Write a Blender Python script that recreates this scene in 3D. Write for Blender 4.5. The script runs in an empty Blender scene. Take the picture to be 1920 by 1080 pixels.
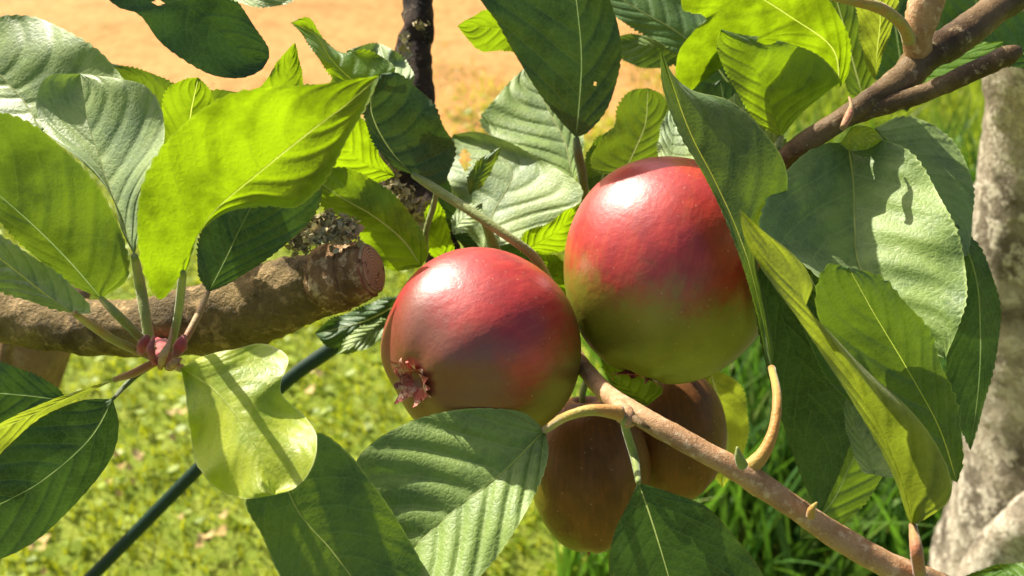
import bpy, math, random
import numpy as np
from mathutils import Vector, Matrix
random.seed(7); np.random.seed(7)
scene = bpy.context.scene
COL = scene.collection
R = math.radians
# ------------------------------------------------------------------ camera
PITCH = R(33); CAMZ = 1.0; LENS = 35.0
F = 1920*LENS/36.0
cam = bpy.data.objects.new('camera', bpy.data.cameras.new('camera')); COL.objects.link(cam)
cam.location = (0, 0, CAMZ); cam.rotation_euler = (math.pi/2-PITCH, 0, 0)
cam.data.lens = LENS; cam.data.sensor_width = 36; cam.data.clip_start = .01; cam.data.clip_end = 500
cam.data.dof.use_dof = True; cam.data.dof.focus_distance = .335; cam.data.dof.aperture_fstop = 15
scene.camera = cam
CR = np.array([1, 0, 0.]); CU = np.array([0, math.sin(PITCH), math.cos(PITCH)]); CB = np.array([0, -math.cos(PITCH), math.sin(PITCH)])
C0 = np.array([0, 0, CAMZ])
# ------------------------------------------------------------------ light
SUNV = np.array([-.52, .85, -.13]); SUNV = SUNV/np.linalg.norm(SUNV)      # to the sun: right, up, back of the view
SW = SUNV[0]*CR+SUNV[1]*CU+SUNV[2]*CB
elev = math.asin(SW[2]); azim = math.atan2(SW[0], SW[1])
sun = bpy.data.objects.new('sun', bpy.data.lights.new('sun', 'SUN')); COL.objects.link(sun)
sun.data.energy = 4.6; sun.data.angle = R(.53); sun.data.color = (1, .93, .80)
sun.rotation_euler = Vector(SW).to_track_quat('Z', 'Y').to_euler(); sun.location = (0, 0, 5)
W = bpy.data.worlds.new('World'); scene.world = W; W.use_nodes = True
nt = W.node_tree; nt.nodes.clear()
sky = nt.nodes.new('ShaderNodeTexSky'); sky.sky_type = 'NISHITA'; sky.sun_disc = False
sky.dust_density = 5; sky.ozone_density = .4; sky.air_density = .9; sky.sun_elevation = elev; sky.sun_rotation = azim
bg = nt.nodes.new('ShaderNodeBackground'); bg.inputs[1].default_value = .075
wo = nt.nodes.new('ShaderNodeOutputWorld')
nt.links.new(sky.outputs[0], bg.inputs[0]); nt.links.new(bg.outputs[0], wo.inputs[0])
scene.view_settings.view_transform = 'Standard'; scene.view_settings.look = 'None'
scene.view_settings.exposure = 1.12; scene.view_settings.gamma = 1
scene.render.engine = 'CYCLES'
scene.cycles.max_bounces = 8; scene.cycles.transparent_max_bounces = 8

# ------------------------------------------------------------------ node helpers
class NT:
    def __init__(s, name):
        s.m = bpy.data.materials.new(name); s.m.use_nodes = True; s.t = s.m.node_tree; s.t.nodes.clear()
        s.out = s.n('ShaderNodeOutputMaterial')
    def n(s, typ, **kw):
        x = s.t.nodes.new(typ)
        for k, v in kw.items(): setattr(x, k, v)
        return x
    def put(s, sock, v):
        if isinstance(v, bpy.types.NodeSocket): s.t.links.new(v, sock)
        elif v is not None:
            if sock.type == 'RGBA' and len(v) == 3: v = (*v, 1)
            sock.default_value = v
    def math(s, op, a, b=None, c=None, clamp=False):
        x = s.n('ShaderNodeMath', operation=op); x.use_clamp = clamp
        s.put(x.inputs[0], a)
        if b is not None: s.put(x.inputs[1], b)
        if c is not None: s.put(x.inputs[2], c)
        return x.outputs[0]
    def mix(s, f, a, b, mode='MIX'):
        x = s.n('ShaderNodeMix', data_type='RGBA', blend_type=mode)
        s.put(x.inputs[0], f); s.put(x.inputs[6], a); s.put(x.inputs[7], b); return x.outputs[2]
    def noise(s, vec, scale, detail=4, rough=.55, dist=0):
        x = s.n('ShaderNodeTexNoise'); s.put(x.inputs['Vector'], vec); x.inputs['Scale'].default_value = scale
        x.inputs['Detail'].default_value = detail; x.inputs['Roughness'].default_value = rough; x.inputs['Distortion'].default_value = dist
        return x.outputs[0]
    def voro(s, vec, scale, feature='F1'):
        x = s.n('ShaderNodeTexVoronoi', feature=feature); s.put(x.inputs['Vector'], vec); x.inputs['Scale'].default_value = scale
        return x.outputs[0]
    def rng(s, v, a, b, c=0, d=1, smooth=True):
        x = s.n('ShaderNodeMapRange', interpolation_type='SMOOTHSTEP' if smooth else 'LINEAR')
        s.put(x.inputs[0], v); x.inputs[1].default_value = a; x.inputs[2].default_value = b
        x.inputs[3].default_value = c; x.inputs[4].default_value = d; return x.outputs[0]
    def bump(s, h, strength, dist, normal=None):
        x = s.n('ShaderNodeBump'); s.put(x.inputs['Height'], h); x.inputs['Strength'].default_value = strength
        x.inputs['Distance'].default_value = dist
        if normal: s.put(x.inputs['Normal'], normal)
        return x.outputs[0]
    def bsdf(s, col, rough=.5, spec=.5, normal=None, **kw):
        x = s.n('ShaderNodeBsdfPrincipled'); s.put(x.inputs['Base Color'], col); s.put(x.inputs['Roughness'], rough)
        s.put(x.inputs['Specular IOR Level'], spec)
        if normal: s.put(x.inputs['Normal'], normal)
        for k, v in kw.items(): s.put(x.inputs[k.replace('_', ' ')], v)
        return x.outputs[0]
    def done(s, sh):
        s.t.links.new(sh, s.out.inputs[0]); return s.m

def leaf_mat(name, top, vein, tcol, trans, rough=.5, spec=.45, mott=.5, top2=None, rim=None, under=None, bumps=1.0, veinw=.5, sheen=.12):
    """blade: UV x = across (0..1, midrib at .5), y = base to tip"""
    g = NT(name)
    uv = g.n('ShaderNodeUVMap').outputs[0]; oc = g.n('ShaderNodeTexCoord').outputs['Object']
    sep = g.n('ShaderNodeSeparateXYZ'); g.put(sep.inputs[0], uv)
    v = g.math('MULTIPLY_ADD', sep.outputs[0], 2, -1); u = sep.outputs[1]
    s = g.math('ABSOLUTE', v)
    side = g.math('MULTIPLY', g.math('GREATER_THAN', v, 0), .45)
    wob = g.math('MULTIPLY', g.noise(oc, 60, 2), .3)
    ph = g.math('ADD', g.math('SUBTRACT', g.math('MULTIPLY', u, 7.2), g.math('MULTIPLY', g.math('POWER', s, 1.25), 2.1)), g.math('ADD', side, wob))
    fr = g.math('ABSOLUTE', g.math('SUBTRACT', g.math('FRACT', ph), .5))          # 0 on the vein
    vl = g.rng(fr, .0, .055, 1, 0)
    vl = g.math('MULTIPLY', vl, g.rng(s, .75, .98, 1, .1))
    # fine net
    edge = g.n('ShaderNodeTexVoronoi', feature='DISTANCE_TO_EDGE'); g.put(edge.inputs['Vector'], oc); edge.inputs['Scale'].default_value = 520
    net = g.rng(edge.outputs[0], 0, .16, 1, 0)
    n1 = g.noise(oc, 45, 5, .6); n2 = g.noise(oc, 260, 4, .6)
    base = g.mix(g.rng(n1, .38, .66), top, top2 or tuple(c*.6 for c in top))
    base = g.mix(g.math('MULTIPLY', g.rng(n2, .35, .75), .35*mott), base, tuple(min(1, c*1.8+.02) for c in top))
    base = g.mix(g.math('MULTIPLY', vl, veinw), base, vein)
    e2 = g.n('ShaderNodeTexVoronoi', feature='DISTANCE_TO_EDGE'); g.put(e2.inputs['Vector'], oc); e2.inputs['Scale'].default_value = 210
    net2 = g.rng(e2.outputs[0], 0, .07, 1, 0)
    base = g.mix(g.math('MULTIPLY', net, .20), base, vein); base = g.mix(g.math('MULTIPLY', net2, .30), base, vein)
    spots = g.rng(g.voro(oc, 130), .02, .05, 1, 0)
    base = g.mix(g.math('MULTIPLY', spots, g.math('MULTIPLY', g.rng(g.noise(oc, 30, 2), .56, .62), .65)), base, (.16, .09, .03))
    base = g.mix(g.rng(s, .965, .99), base, rim or vein)
    if under:
        gm = g.n('ShaderNodeNewGeometry').outputs['Backfacing']
        base = g.mix(g.math('MULTIPLY', gm, 1.0), base, under)
    h = g.math('ADD', g.math('MULTIPLY', g.rng(fr, 0, .30), 1.0), g.math('ADD', g.math('MULTIPLY', g.rng(edge.outputs[0], 0, .25), .16), g.math('MULTIPLY', n2, .8)))
    nb = g.bump(h, .55*bumps, .0006)
    tc = g.mix(g.rng(n1, .4, .65), tcol, tuple(c*.42 for c in tcol))
    tc = g.mix(g.math('MULTIPLY', vl, .3), tc, tuple(c*.55 for c in tcol))
    sh = g.bsdf(base, g.math('ADD', rough-.08, g.math('MULTIPLY', n2, .2)), spec, nb, Sheen_Weight=sheen, Sheen_Roughness=.5)
    tr = g.n('ShaderNodeBsdfTranslucent'); g.put(tr.inputs[0], tc); g.put(tr.inputs[1], nb)
    mx = g.n('ShaderNodeMixShader'); g.put(mx.inputs[0], trans); g.put(mx.inputs[1], sh); g.put(mx.inputs[2], tr.outputs[0])
    return g.done(mx.outputs[0])

def stalk_mat(name, c1, c2, rough=.5, sc=60, transl=.08):
    g = NT(name); oc = g.n('ShaderNodeTexCoord').outputs['Object']
    n = g.noise(oc, sc, 4); n2 = g.noise(oc, 900, 3)
    b = g.mix(g.rng(n, .38, .62), c1, c2)
    b = g.mix(g.math('MULTIPLY', g.rng(n2, .5, .75), .3), b, tuple(c*.45 for c in c1))
    tr = g.n('ShaderNodeBsdfTranslucent'); g.put(tr.inputs[0], b)
    mx = g.n('ShaderNodeMixShader'); mx.inputs[0].default_value = transl; g.put(mx.inputs[1], g.bsdf(b, rough, .3, g.bump(n2, .6, .0006), Sheen_Weight=.3)); g.put(mx.inputs[2], tr.outputs[0])
    return g.done(mx.outputs[0])

def bark_mat(name, dark, mid, pale, sc=1.0, palef=(.52, .62), lent=None, lentn=(.03, .10), rough=.8, bump=1.0, dist=.003):
    g = NT(name); oc = g.n('ShaderNodeTexCoord').outputs['Object']
    n1 = g.noise(oc, 22*sc, 6, .65, .4); n2 = g.noise(oc, 90*sc, 6, .7); n3 = g.noise(oc, 420*sc, 3, .6)
    b = g.mix(g.rng(n1, .35, .6), dark, mid)
    b = g.mix(g.rng(n2, *palef), b, pale)
    b = g.mix(g.math('MULTIPLY', g.rng(n3, .45, .7), .4), b, dark)
    h = g.math('ADD', g.math('MULTIPLY', n2, 1), g.math('MULTIPLY', n3, .35))
    if lent:
        v = g.voro(oc, 170*sc); l = g.rng(v, lentn[0], lentn[1], 1, 0)
        l = g.math('MULTIPLY', l, g.rng(g.noise(oc, 60*sc, 1), .45, .55))
        b = g.mix(l, b, lent); h = g.math('ADD', h, g.math('MULTIPLY', l, .5))
    return g.done(g.bsdf(b, rough, .16, g.bump(h, bump, dist)))

M = {}
M['frost'] = leaf_mat('leaf_downy', (.19, .28, .05), (.29, .39, .10), (.20, .34, .03), .15, rough=.52, spec=.5, sheen=.12, top2=(.09, .16, .035))
M['pale'] = leaf_mat('leaf_pale_downy', (.23, .32, .085), (.33, .42, .15), (.25, .38, .05), .18, rough=.52, spec=.5, sheen=.12, top2=(.14, .22, .085))
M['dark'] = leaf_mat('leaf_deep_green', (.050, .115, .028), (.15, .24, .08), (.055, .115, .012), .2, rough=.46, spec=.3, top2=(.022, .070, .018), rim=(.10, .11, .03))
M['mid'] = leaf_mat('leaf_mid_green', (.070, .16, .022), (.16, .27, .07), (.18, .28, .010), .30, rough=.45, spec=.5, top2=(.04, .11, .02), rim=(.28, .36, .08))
M['fresh'] = leaf_mat('leaf_thin_yellow_green', (.10, .20, .012), (.24, .33, .05), (.27, .42, .004), .62, rough=.45, spec=.4, top2=(.09, .18, .012), rim=(.45, .5, .10), mott=.4)
M['lime'] = leaf_mat('leaf_young_lime', (.45, .51, .025), (.58, .61, .12), (.50, .70, .02), .45, rough=.42, spec=.5, top2=(.27, .40, .03), rim=(.6, .65, .2), bumps=.7)
M['green'] = leaf_mat('leaf_bright_green', (.09, .21, .012), (.2, .32, .05), (.24, .37, .005), .5, rough=.45, spec=.45, top2=(.05, .14, .012), rim=(.3, .4, .08))
M['olive'] = leaf_mat('leaf_yellowed_edge_on', (.19, .21, .035), (.30, .33, .08), (.30, .38, .02), .5, rough=.45, spec=.45, top2=(.16, .21, .02), rim=(.5, .5, .16))
M['stalk'] = stalk_mat('stalk_green', (.21, .27, .06), (.30, .33, .09))
M['stalk_dark'] = stalk_mat('stalk_dark_green', (.10, .15, .04), (.16, .21, .06))
M['stalk_red'] = stalk_mat('stalk_red', (.42, .16, .07), (.36, .25, .09), sc=90)
M['stalk_orange'] = stalk_mat('stalk_orange', (.52, .25, .055), (.40, .35, .07), sc=50)
M['bud_red'] = stalk_mat('bud_red', (.50, .05, .06), (.35, .10, .08), sc=200)
M['rib'] = stalk_mat('midrib_pale', (.30, .38, .12), (.38, .44, .16), transl=.55)
M['rib_lime'] = stalk_mat('midrib_lime', (.50, .62, .08), (.58, .66, .14), transl=.62)
M['rib_dark'] = stalk_mat('midrib_dim', (.18, .28, .09), (.24, .33, .12), transl=.5)

# ------------------------------------------------------------------ geometry helpers
def P(x, y, d):
    """point seen at pixel x, y of a 1920x1080 picture, d metres along the view axis"""
    x = np.asarray(x, float); y = np.asarray(y, float); d = np.asarray(d, float)
    return C0 + ((x-960)/F*d)[..., None]*CR + ((540-y)/F*d)[..., None]*CU - d[..., None]*CB

def crv(pts, n):
    """Catmull-Rom through pts, n samples evenly along it"""
    p = np.array(pts, float)
    if len(p) == 2: t = np.linspace(0, 1, n)[:, None]; return p[0]*(1-t)+p[1]*t
    e0 = 2*p[0]-p[1]; e1 = 2*p[-1]-p[-2]; q = np.vstack([e0, p, e1]); out = []
    for i in range(1, len(q)-2):
        t = np.linspace(0, 1, 24, endpoint=False)[:, None]
        a, b, c, d = q[i-1], q[i], q[i+1], q[i+2]
        out.append(.5*((2*b)+(c-a)*t+(2*a-5*b+4*c-d)*t**2+(3*b-a-3*c+d)*t**3))
    out.append(p[-1:]); o = np.vstack(out)
    seg = np.linalg.norm(np.diff(o[:, :2], axis=0), axis=1); s = np.concatenate([[0], np.cumsum(seg)]); s /= s[-1]
    t = np.linspace(0, 1, n)
    return np.stack([np.interp(t, s, o[:, k]) for k in range(o.shape[1])], 1)

def mesh_obj(name, V, Fc, mat, parent=None, uv=None, origin=None, smooth=True):
    V = np.asarray(V, float); used = sorted({int(i) for f in Fc for i in f})
    if len(used) < len(V):
        mp = {v: k for k, v in enumerate(used)}; V = V[used]; Fc = [[mp[int(i)] for i in f] for f in Fc]
        if uv is not None: uv = np.asarray(uv)[used]
    V = np.asarray(V, float)
    if origin is not None: V = V-np.asarray(origin)
    me = bpy.data.meshes.new(name); me.from_pydata(V.tolist(), [], [tuple(int(i) for i in f) for f in Fc]); me.update()
    if smooth: me.polygons.foreach_set('use_smooth', [True]*len(me.polygons))
    if uv is not None:
        l = me.uv_layers.new(name='UVMap'); idx = np.zeros(len(me.loops), int); me.loops.foreach_get('vertex_index', idx)
        l.data.foreach_set('uv', np.asarray(uv, float)[idx].ravel())
    me.materials.append(mat)
    o = bpy.data.objects.new(name, me); COL.objects.link(o)
    if parent: o.parent = parent
    return o

def empty(name, loc, label, cat, group=None):
    o = bpy.data.objects.new(name, None); COL.objects.link(o); o.location = loc; o.empty_display_size = .01
    o['label'] = label; o['category'] = cat
    if group: o['group'] = group
    return o

def tube_geo(c, r, ring=10, bumpy=0, seed=0, cap=True, ov=1.0):
    """tube round centre line c (n,3) with radii r (n)"""
    c = np.asarray(c); n = len(c); r = np.broadcast_to(np.asarray(r, float), (n,))
    T = np.gradient(c, axis=0); T /= np.linalg.norm(T, axis=1)[:, None]+1e-12
    up = np.array([0, 0, 1.]) if abs(T[0][2]) < .9 else np.array([1., 0, 0])
    V = []; Fc = []; rs = np.random.RandomState(seed); ph = rs.rand(6)*6.28; L = np.cumsum(np.r_[0, np.linalg.norm(np.diff(c, axis=0), axis=1)])
    a0 = np.cross(T[0], up); a0 /= np.linalg.norm(a0)
    fine = rs.randn(n, ring)
    for k in range(n):
        a0 = a0-T[k]*np.dot(a0, T[k]); a0 /= np.linalg.norm(a0); b0 = np.cross(T[k], a0)
        for j in range(ring):
            th = 2*math.pi*j/ring; q = 1
            if bumpy:
                s = L[k]/max(r.mean(), 1e-4)
                q += bumpy*(.5*math.sin(th*2+s*.9+ph[0])+.4*math.sin(th*3-s*1.7+ph[1])+.35*math.sin(s*2.9+th+ph[2])+.3*math.sin(th*5+s*4.1+ph[3])+.35*fine[k, j])
            V.append(c[k]+r[k]*q*(math.cos(th)*a0+math.sin(th)*b0*ov))
    for k in range(n-1):
        for j in range(ring):
            Fc.append((k*ring+j, k*ring+(j+1) % ring, (k+1)*ring+(j+1) % ring, (k+1)*ring+j))
    if cap:
        V.append(c[0]); V.append(c[-1]); a, b = len(V)-2, len(V)-1
        for j in range(ring):
            Fc.append((a, (j+1) % ring, j)); Fc.append((b, (n-1)*ring+j, (n-1)*ring+(j+1) % ring))
    return np.array(V), Fc

def px_tube(pts, n=24, ring=10, bumpy=0, seed=0):
    """pts: (x px, y px, depth m, radius px)"""
    q = crv(pts, n); c = P(q[:, 0], q[:, 1], q[:, 2]); r = q[:, 3]/F*q[:, 2]
    return tube_geo(c, r, ring, bumpy, seed)

def join(parts):
    V = []; Fc = []; o = 0
    for v, f in parts:
        V.append(v); Fc += [tuple(i+o for i in t) for t in f]; o += len(v)
    return np.vstack(V), Fc

LN = [0]
def leaf(label, mat, mid, left, right, d, grad=(0, -.5), fold=(0, 0), curv=0, wavy=.0008, quilt=.00032, teeth=30, tooth=4.6,
         pet=None, pmat='stalk', prad=5.5, rib='rib', ribr=3.2, curl=(0, 0), holes=(), group=None, N=120, Mh=13, seed=None, roll=0):
    """mid / left / right: pixel outlines from base to tip (left and right leave both ends out).
    grad: depth gained per metre to the right and per metre downwards; fold: extra depth of each edge (m)."""
    LN[0] += 1; seed = LN[0] if seed is None else seed; rs = np.random.RandomState(seed)
    mid = [tuple(p) for p in mid]
    b, t = mid[0], mid[-1]
    mc = crv(mid, N+1); e = [crv([b]+list(left)+[t], N+1), crv([b]+list(right)+[t], N+1)]
    u = np.linspace(0, 1, N+1); allp = np.vstack([mc]+e); cx, cy = allp.mean(0)
    side_v = np.linspace(0, 1, Mh+1)[1:]; vs = np.concatenate([-side_v[::-1], [-.02, 0, .02], side_v])
    ph1, ph2 = rs.rand(2)*6.28; wf = 2.0+rs.rand()*1.5
    X = np.zeros((N+1, len(vs), 3)); UV = np.zeros((N+1, len(vs), 2)); pxx = np.zeros((N+1, len(vs), 2))
    env = np.sin(np.pi*np.clip(u, 0, 1))**.6
    for k, v in enumerate(vs):
        s = abs(v); sd = 0 if v < 0 else 1; ed = e[sd]
        w = ed-mc; L = np.linalg.norm(w, axis=1)[:, None]+1e-6
        ph = (u*teeth+sd*.3) % 1.0
        saw = np.where(ph < .75, ph/.75, (1-ph)/.25)*tooth*np.minimum(1, env*1.6)*(.7+.5*np.sin(u*23+ph2+sd))
        q = mc+w*s+(w/L)*(saw*max(0, (s-.86)/.14))[:, None]
        if s == .02: q = mc+(w/L)*np.minimum(L*.05, (ribr*(1-.75*u)*.62)[:, None])
        dx = (q[:, 0]-cx)/F*d; dy = (q[:, 1]-cy)/F*d
        dep = d+grad[0]*dx+grad[1]*dy+fold[sd]*(s**1.3)*env+curv*((u-.5)**2*4-.33)
        dep = dep+roll*(s**2)*env
        cu = curl[sd]
        if cu: dep = dep+cu*(max(0, (s-.7)/.3)**2)*env
        dep = dep+wavy*(s**2)*np.sin(2*np.pi*(wf*u)+ph1+sd*2.1)*env*1.5+wavy*.8*np.sin(5*u+3*v+ph2)
        vph = u*7.2-(s**1.25)*2.1+(.45 if v > 0 else 0)+.65
        dep = dep-quilt*np.abs(np.sin(np.pi*vph))*np.minimum(1, 4*s*(1-s)+.15)*env
        if s == 0: dep = dep-ribr/F*d*.55*(1-.8*u)
        X[:, k] = P(q[:, 0], q[:, 1], dep); UV[:, k, 0] = v*.5+.5; UV[:, k, 1] = u; pxx[:, k] = q
    n = len(vs); Fc = []; Fr = []; mi = Mh+1
    for i in range(N):
        for k in range(n-1):
            m = (pxx[i, k]+pxx[i+1, k+1])/2
            if any(((m[0]-h[0])/h[2])**2+((m[1]-h[1])/h[3])**2 < 1 for h in holes): continue
            a = i*n+k; (Fr if rib and k in (mi-1, mi) else Fc).append((a, a+1, a+n+1, a+n))
    base = X[0, mi]
    th = empty('apple_leaf', base, label, 'leaf', group)
    bl = mesh_obj('blade', X.reshape(-1, 3), Fc, M[mat], th, UV.reshape(-1, 2), base)
    if rib:
        g_ = X[:, mi-1:mi+2].reshape(-1, 3)
        mesh_obj('midrib', g_, [(i*3+a, i*3+a+1, i*3+a+4, i*3+a+3) for i in range(N) for a in (0, 1)], M[rib], bl, origin=base)
    if pet:
        c0 = X[0, mi]; bd = float(np.dot(C0-c0, CB))
        pts = [(b[0]*1., b[1]*1., bd, prad*.65)]+[(p[0], p[1], p[2], p[3] if len(p) > 3 else prad) for p in pet]
        v, f = px_tube(pts, 22, 9, .03, seed)
        mesh_obj('petiole', v, f, M[pmat], th, origin=base)
    return th

def structure(o): o['kind'] = 'structure'; return o
exec_objects = True
# ================================================================== SETTING
def ground():
    # one sheet, finer near the tree
    xs = np.concatenate([[-60, -20, -8], np.linspace(-4, 4, 90), [8, 20, 60]]); ys = np.concatenate([[-60, -15, -3], np.linspace(-1, 7, 90), [12, 30, 80]])
    V = []; rs = np.random.RandomState(3)
    for y in ys:
        for x in xs:
            V.append((x, y, .008*math.sin(x*5.1+y*2)+.006*math.sin(y*7.3-x*3)))
    n = len(xs); Fc = [(j*n+i, j*n+i+1, (j+1)*n+i+1, (j+1)*n+i) for j in range(len(ys)-1) for i in range(n-1)]
    g = NT('ground_soil_and_sand'); oc = g.n('ShaderNodeTexCoord').outputs['Object']
    sep = g.n('ShaderNodeSeparateXYZ'); g.put(sep.inputs[0], oc)
    n1 = g.noise(oc, 3.2, 5, .6); n2 = g.noise(oc, 26, 5, .65); n3 = g.noise(oc, 150, 4, .6)
    sand = g.mix(g.rng(n2, .35, .7), (.60, .305, .10), (.45, .215, .06))
    sand = g.mix(g.math('MULTIPLY', g.rng(n3, .45, .7), .3), sand, (.66, .40, .15))
    sand = g.mix(g.math('MULTIPLY', g.rng(g.noise(oc, 7, 5, .65), .50, .66), .75), sand, (.33, .185, .05)); sand = g.mix(g.math('MULTIPLY', g.rng(g.noise(oc, 14, 5, .7), .60, .68), .6), sand, (.22, .22, .05))
    soil = g.mix(g.rng(n2, .4, .65), (.16, .22, .02), (.26, .30, .04))
    edge = g.math('ADD', g.math('ADD', sep.outputs[1], g.math('MULTIPLY', g.math('MAXIMUM', sep.outputs[0], 0.2), -.9)), g.math('MULTIPLY', g.math('SUBTRACT', n1, .5), 1.1))
    m = g.rng(g.math('ADD', edge, g.math('MULTIPLY', g.math('SUBTRACT', n2, .5), .35)), 1.86, 2.12)
    b = g.mix(m, soil, sand)
    mat = g.done(g.bsdf(b, .9, .2, g.bump(g.math('ADD', n2, n3), .8, .01)))
    structure(mesh_obj('ground', V, Fc, mat))
ground()

def blades(name, roots, h, w, lean, mat, label=None, cat=None, segs=3, bend=.5, seed=1, kind='stuff', direction=None, origin=(0, 0, 0)):
    rs = np.random.RandomState(seed); n = len(roots)
    az = rs.rand(n)*2*np.pi; hh = h*(.55+.75*rs.rand(n)); ww = w*(.6+.7*rs.rand(n)); ln = lean*(.2+rs.rand(n))
    la = rs.rand(n)*2*np.pi if direction is None else direction+rs.randn(n)*.7
    V = np.zeros((n, segs*2+1, 3))
    for k in range(segs+1):
        t = k/segs; z = hh*(t-.35*bend*ln*t*t); o = hh*ln*(t**1.8)
        cx = roots[:, 0]+np.cos(la)*o; cy = roots[:, 1]+np.sin(la)*o; wk = ww*(1-t**1.6)*.5
        if k < segs:
            V[:, 2*k] = np.stack([cx-np.cos(az)*wk, cy-np.sin(az)*wk, z+roots[:, 2]], 1)
            V[:, 2*k+1] = np.stack([cx+np.cos(az)*wk, cy+np.sin(az)*wk, z+roots[:, 2]], 1)
        else: V[:, 2*k] = np.stack([cx, cy, z+roots[:, 2]], 1)
    m = segs*2+1; f = []
    for k in range(segs-1): f.append((2*k, 2*k+1, 2*k+3, 2*k+2))
    quads = np.array(f)[None]+(np.arange(n)*m)[:, None, None] if f else np.zeros((n, 0, 4), int)
    tri = np.array([(2*segs-2, 2*segs-1, 2*segs)])[None]+(np.arange(n)*m)[:, None, None]
    faces = [tuple(q) for q in quads.reshape(-1, 4).tolist()]+[tuple(q) for q in tri.reshape(-1, 3).tolist()]
    o = mesh_obj(name, V.reshape(-1, 3)-np.array(origin), faces, mat)
    o.location = origin
    if kind: o['kind'] = kind
    if label: o['label'] = label; o['category'] = cat
    return o

def grass_mat(name, cols, trans, tcol):
    g = NT(name); ge = g.n('ShaderNodeNewGeometry'); ri = ge.outputs['Random Per Island']
    rp = g.n('ShaderNodeValToRGB'); g.put(rp.inputs[0], ri); el = rp.color_ramp.elements
    el[0].color = (*cols[0], 1); el[1].color = (*cols[-1], 1)
    for i, c in enumerate(cols[1:-1]): e = el.new((i+1)/(len(cols)-1)); e.color = (*c, 1)
    oc = g.n('ShaderNodeTexCoord').outputs['Object']; n = g.noise(oc, 7, 4, .6)
    b = g.mix(g.rng(n, .35, .65), rp.outputs[0], g.mix(.55, rp.outputs[0], cols[0]))
    sh = g.bsdf(b, .5, .4); tr = g.n('ShaderNodeBsdfTranslucent'); g.put(tr.inputs[0], g.mix(g.rng(n, .35, .65), tcol, tuple(c*.6 for c in tcol)))
    mx = g.n('ShaderNodeMixShader'); g.put(mx.inputs[0], trans); g.put(mx.inputs[1], sh); g.put(mx.inputs[2], tr.outputs[0])
    return g.done(mx.outputs[0])

def gz(x, y): return .008*np.sin(x*5.1+y*2)+.006*np.sin(y*7.3-x*3)
def lawn():
    rs = np.random.RandomState(5)
    n = 95000; x = rs.rand(n)*3.4-2.0; y = .75+rs.rand(n)*2.3
    # thin out to the sandy strip
    lim = 1.95+.9*np.maximum(x, .2)+.28*np.sin(x*4+1)+.2*np.sin(x*11+y*6); pr = 1/(1+np.exp((y-lim)*9))
    cl = .5+.5*np.sin(x*23+np.sin(y*19)*1.5)*np.sin(y*27+np.sin(x*17)*2)
    k = rs.rand(n) < pr*(.45+.55*cl); x, y, cl = x[k], y[k], cl[k]
    roots = np.stack([x, y, gz(x, y)-.002], 1)
    m = grass_mat('lawn_grass', [(.10, .19, .010), (.27, .40, .018), (.38, .48, .03), (.48, .48, .07)], .42, (.58, .62, .02))
    blades('lawn_grass', roots, .03, .0042, 1.0, m, 'short sunny yellow-green lawn grass below the apple tree', 'grass', segs=2, bend=.6, seed=8)
lawn()

def clover():
    """broad small leaves of clover and weeds through the lawn, dry bits"""
    rs = np.random.RandomState(15); n = 9000
    x = rs.rand(n)*3.0-1.9; y = .75+rs.rand(n)*1.7
    k = rs.rand(n) < (.25+.75*((np.sin(x*9+2)*np.sin(y*8+1)) > -.1)); x, y = x[k], y[k]
    V = []; Fc = []
    for i in range(len(x)):
        r = .004+.006*rs.rand(); a = rs.rand()*6.28; z = .008+.02*rs.rand(); tx, ty = (rs.rand(2)-.5)*.9
        b = len(V)
        for j in range(6):
            t = a+j*math.pi/3; X, Y = math.cos(t)*r, math.sin(t)*r*.75
            V.append((x[i]+X, y[i]+Y, z+X*tx+Y*ty))
        Fc.append(tuple(range(b, b+6)))
    m = grass_mat('clover', [(.20, .30, .012), (.32, .42, .02), (.40, .48, .03)], .4, (.52, .62, .02))
    o = mesh_obj('clover', V, Fc, m, smooth=False); o['kind'] = 'stuff'; o['label'] = 'tiny clover and weed leaves spread through the sunny lawn'; o['category'] = 'clover'
clover()

def tall_grass():
    rs = np.random.RandomState(11); n = 3300
    # below and behind the right half of the picture
    x = .02+rs.rand(n)**.9*1.0; y = .78+rs.rand(n)*1.0
    k = (x > .05+.25*(y-.8)) ; x, y = x[k], y[k]
    roots = np.stack([x, y, gz(x, y)-.002], 1)
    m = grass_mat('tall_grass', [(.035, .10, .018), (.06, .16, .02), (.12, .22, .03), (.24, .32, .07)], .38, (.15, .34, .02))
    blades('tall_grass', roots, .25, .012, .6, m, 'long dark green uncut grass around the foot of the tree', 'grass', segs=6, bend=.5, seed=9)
    n = 2600; x = .45+rs.rand(n)*1.3; y = 1.25+rs.rand(n)*1.4
    roots = np.stack([x, y, gz(x, y)-.002], 1)
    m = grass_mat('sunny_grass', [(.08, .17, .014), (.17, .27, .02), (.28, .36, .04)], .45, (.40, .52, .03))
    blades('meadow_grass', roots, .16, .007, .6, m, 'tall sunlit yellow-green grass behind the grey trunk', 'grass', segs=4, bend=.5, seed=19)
tall_grass()

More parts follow.
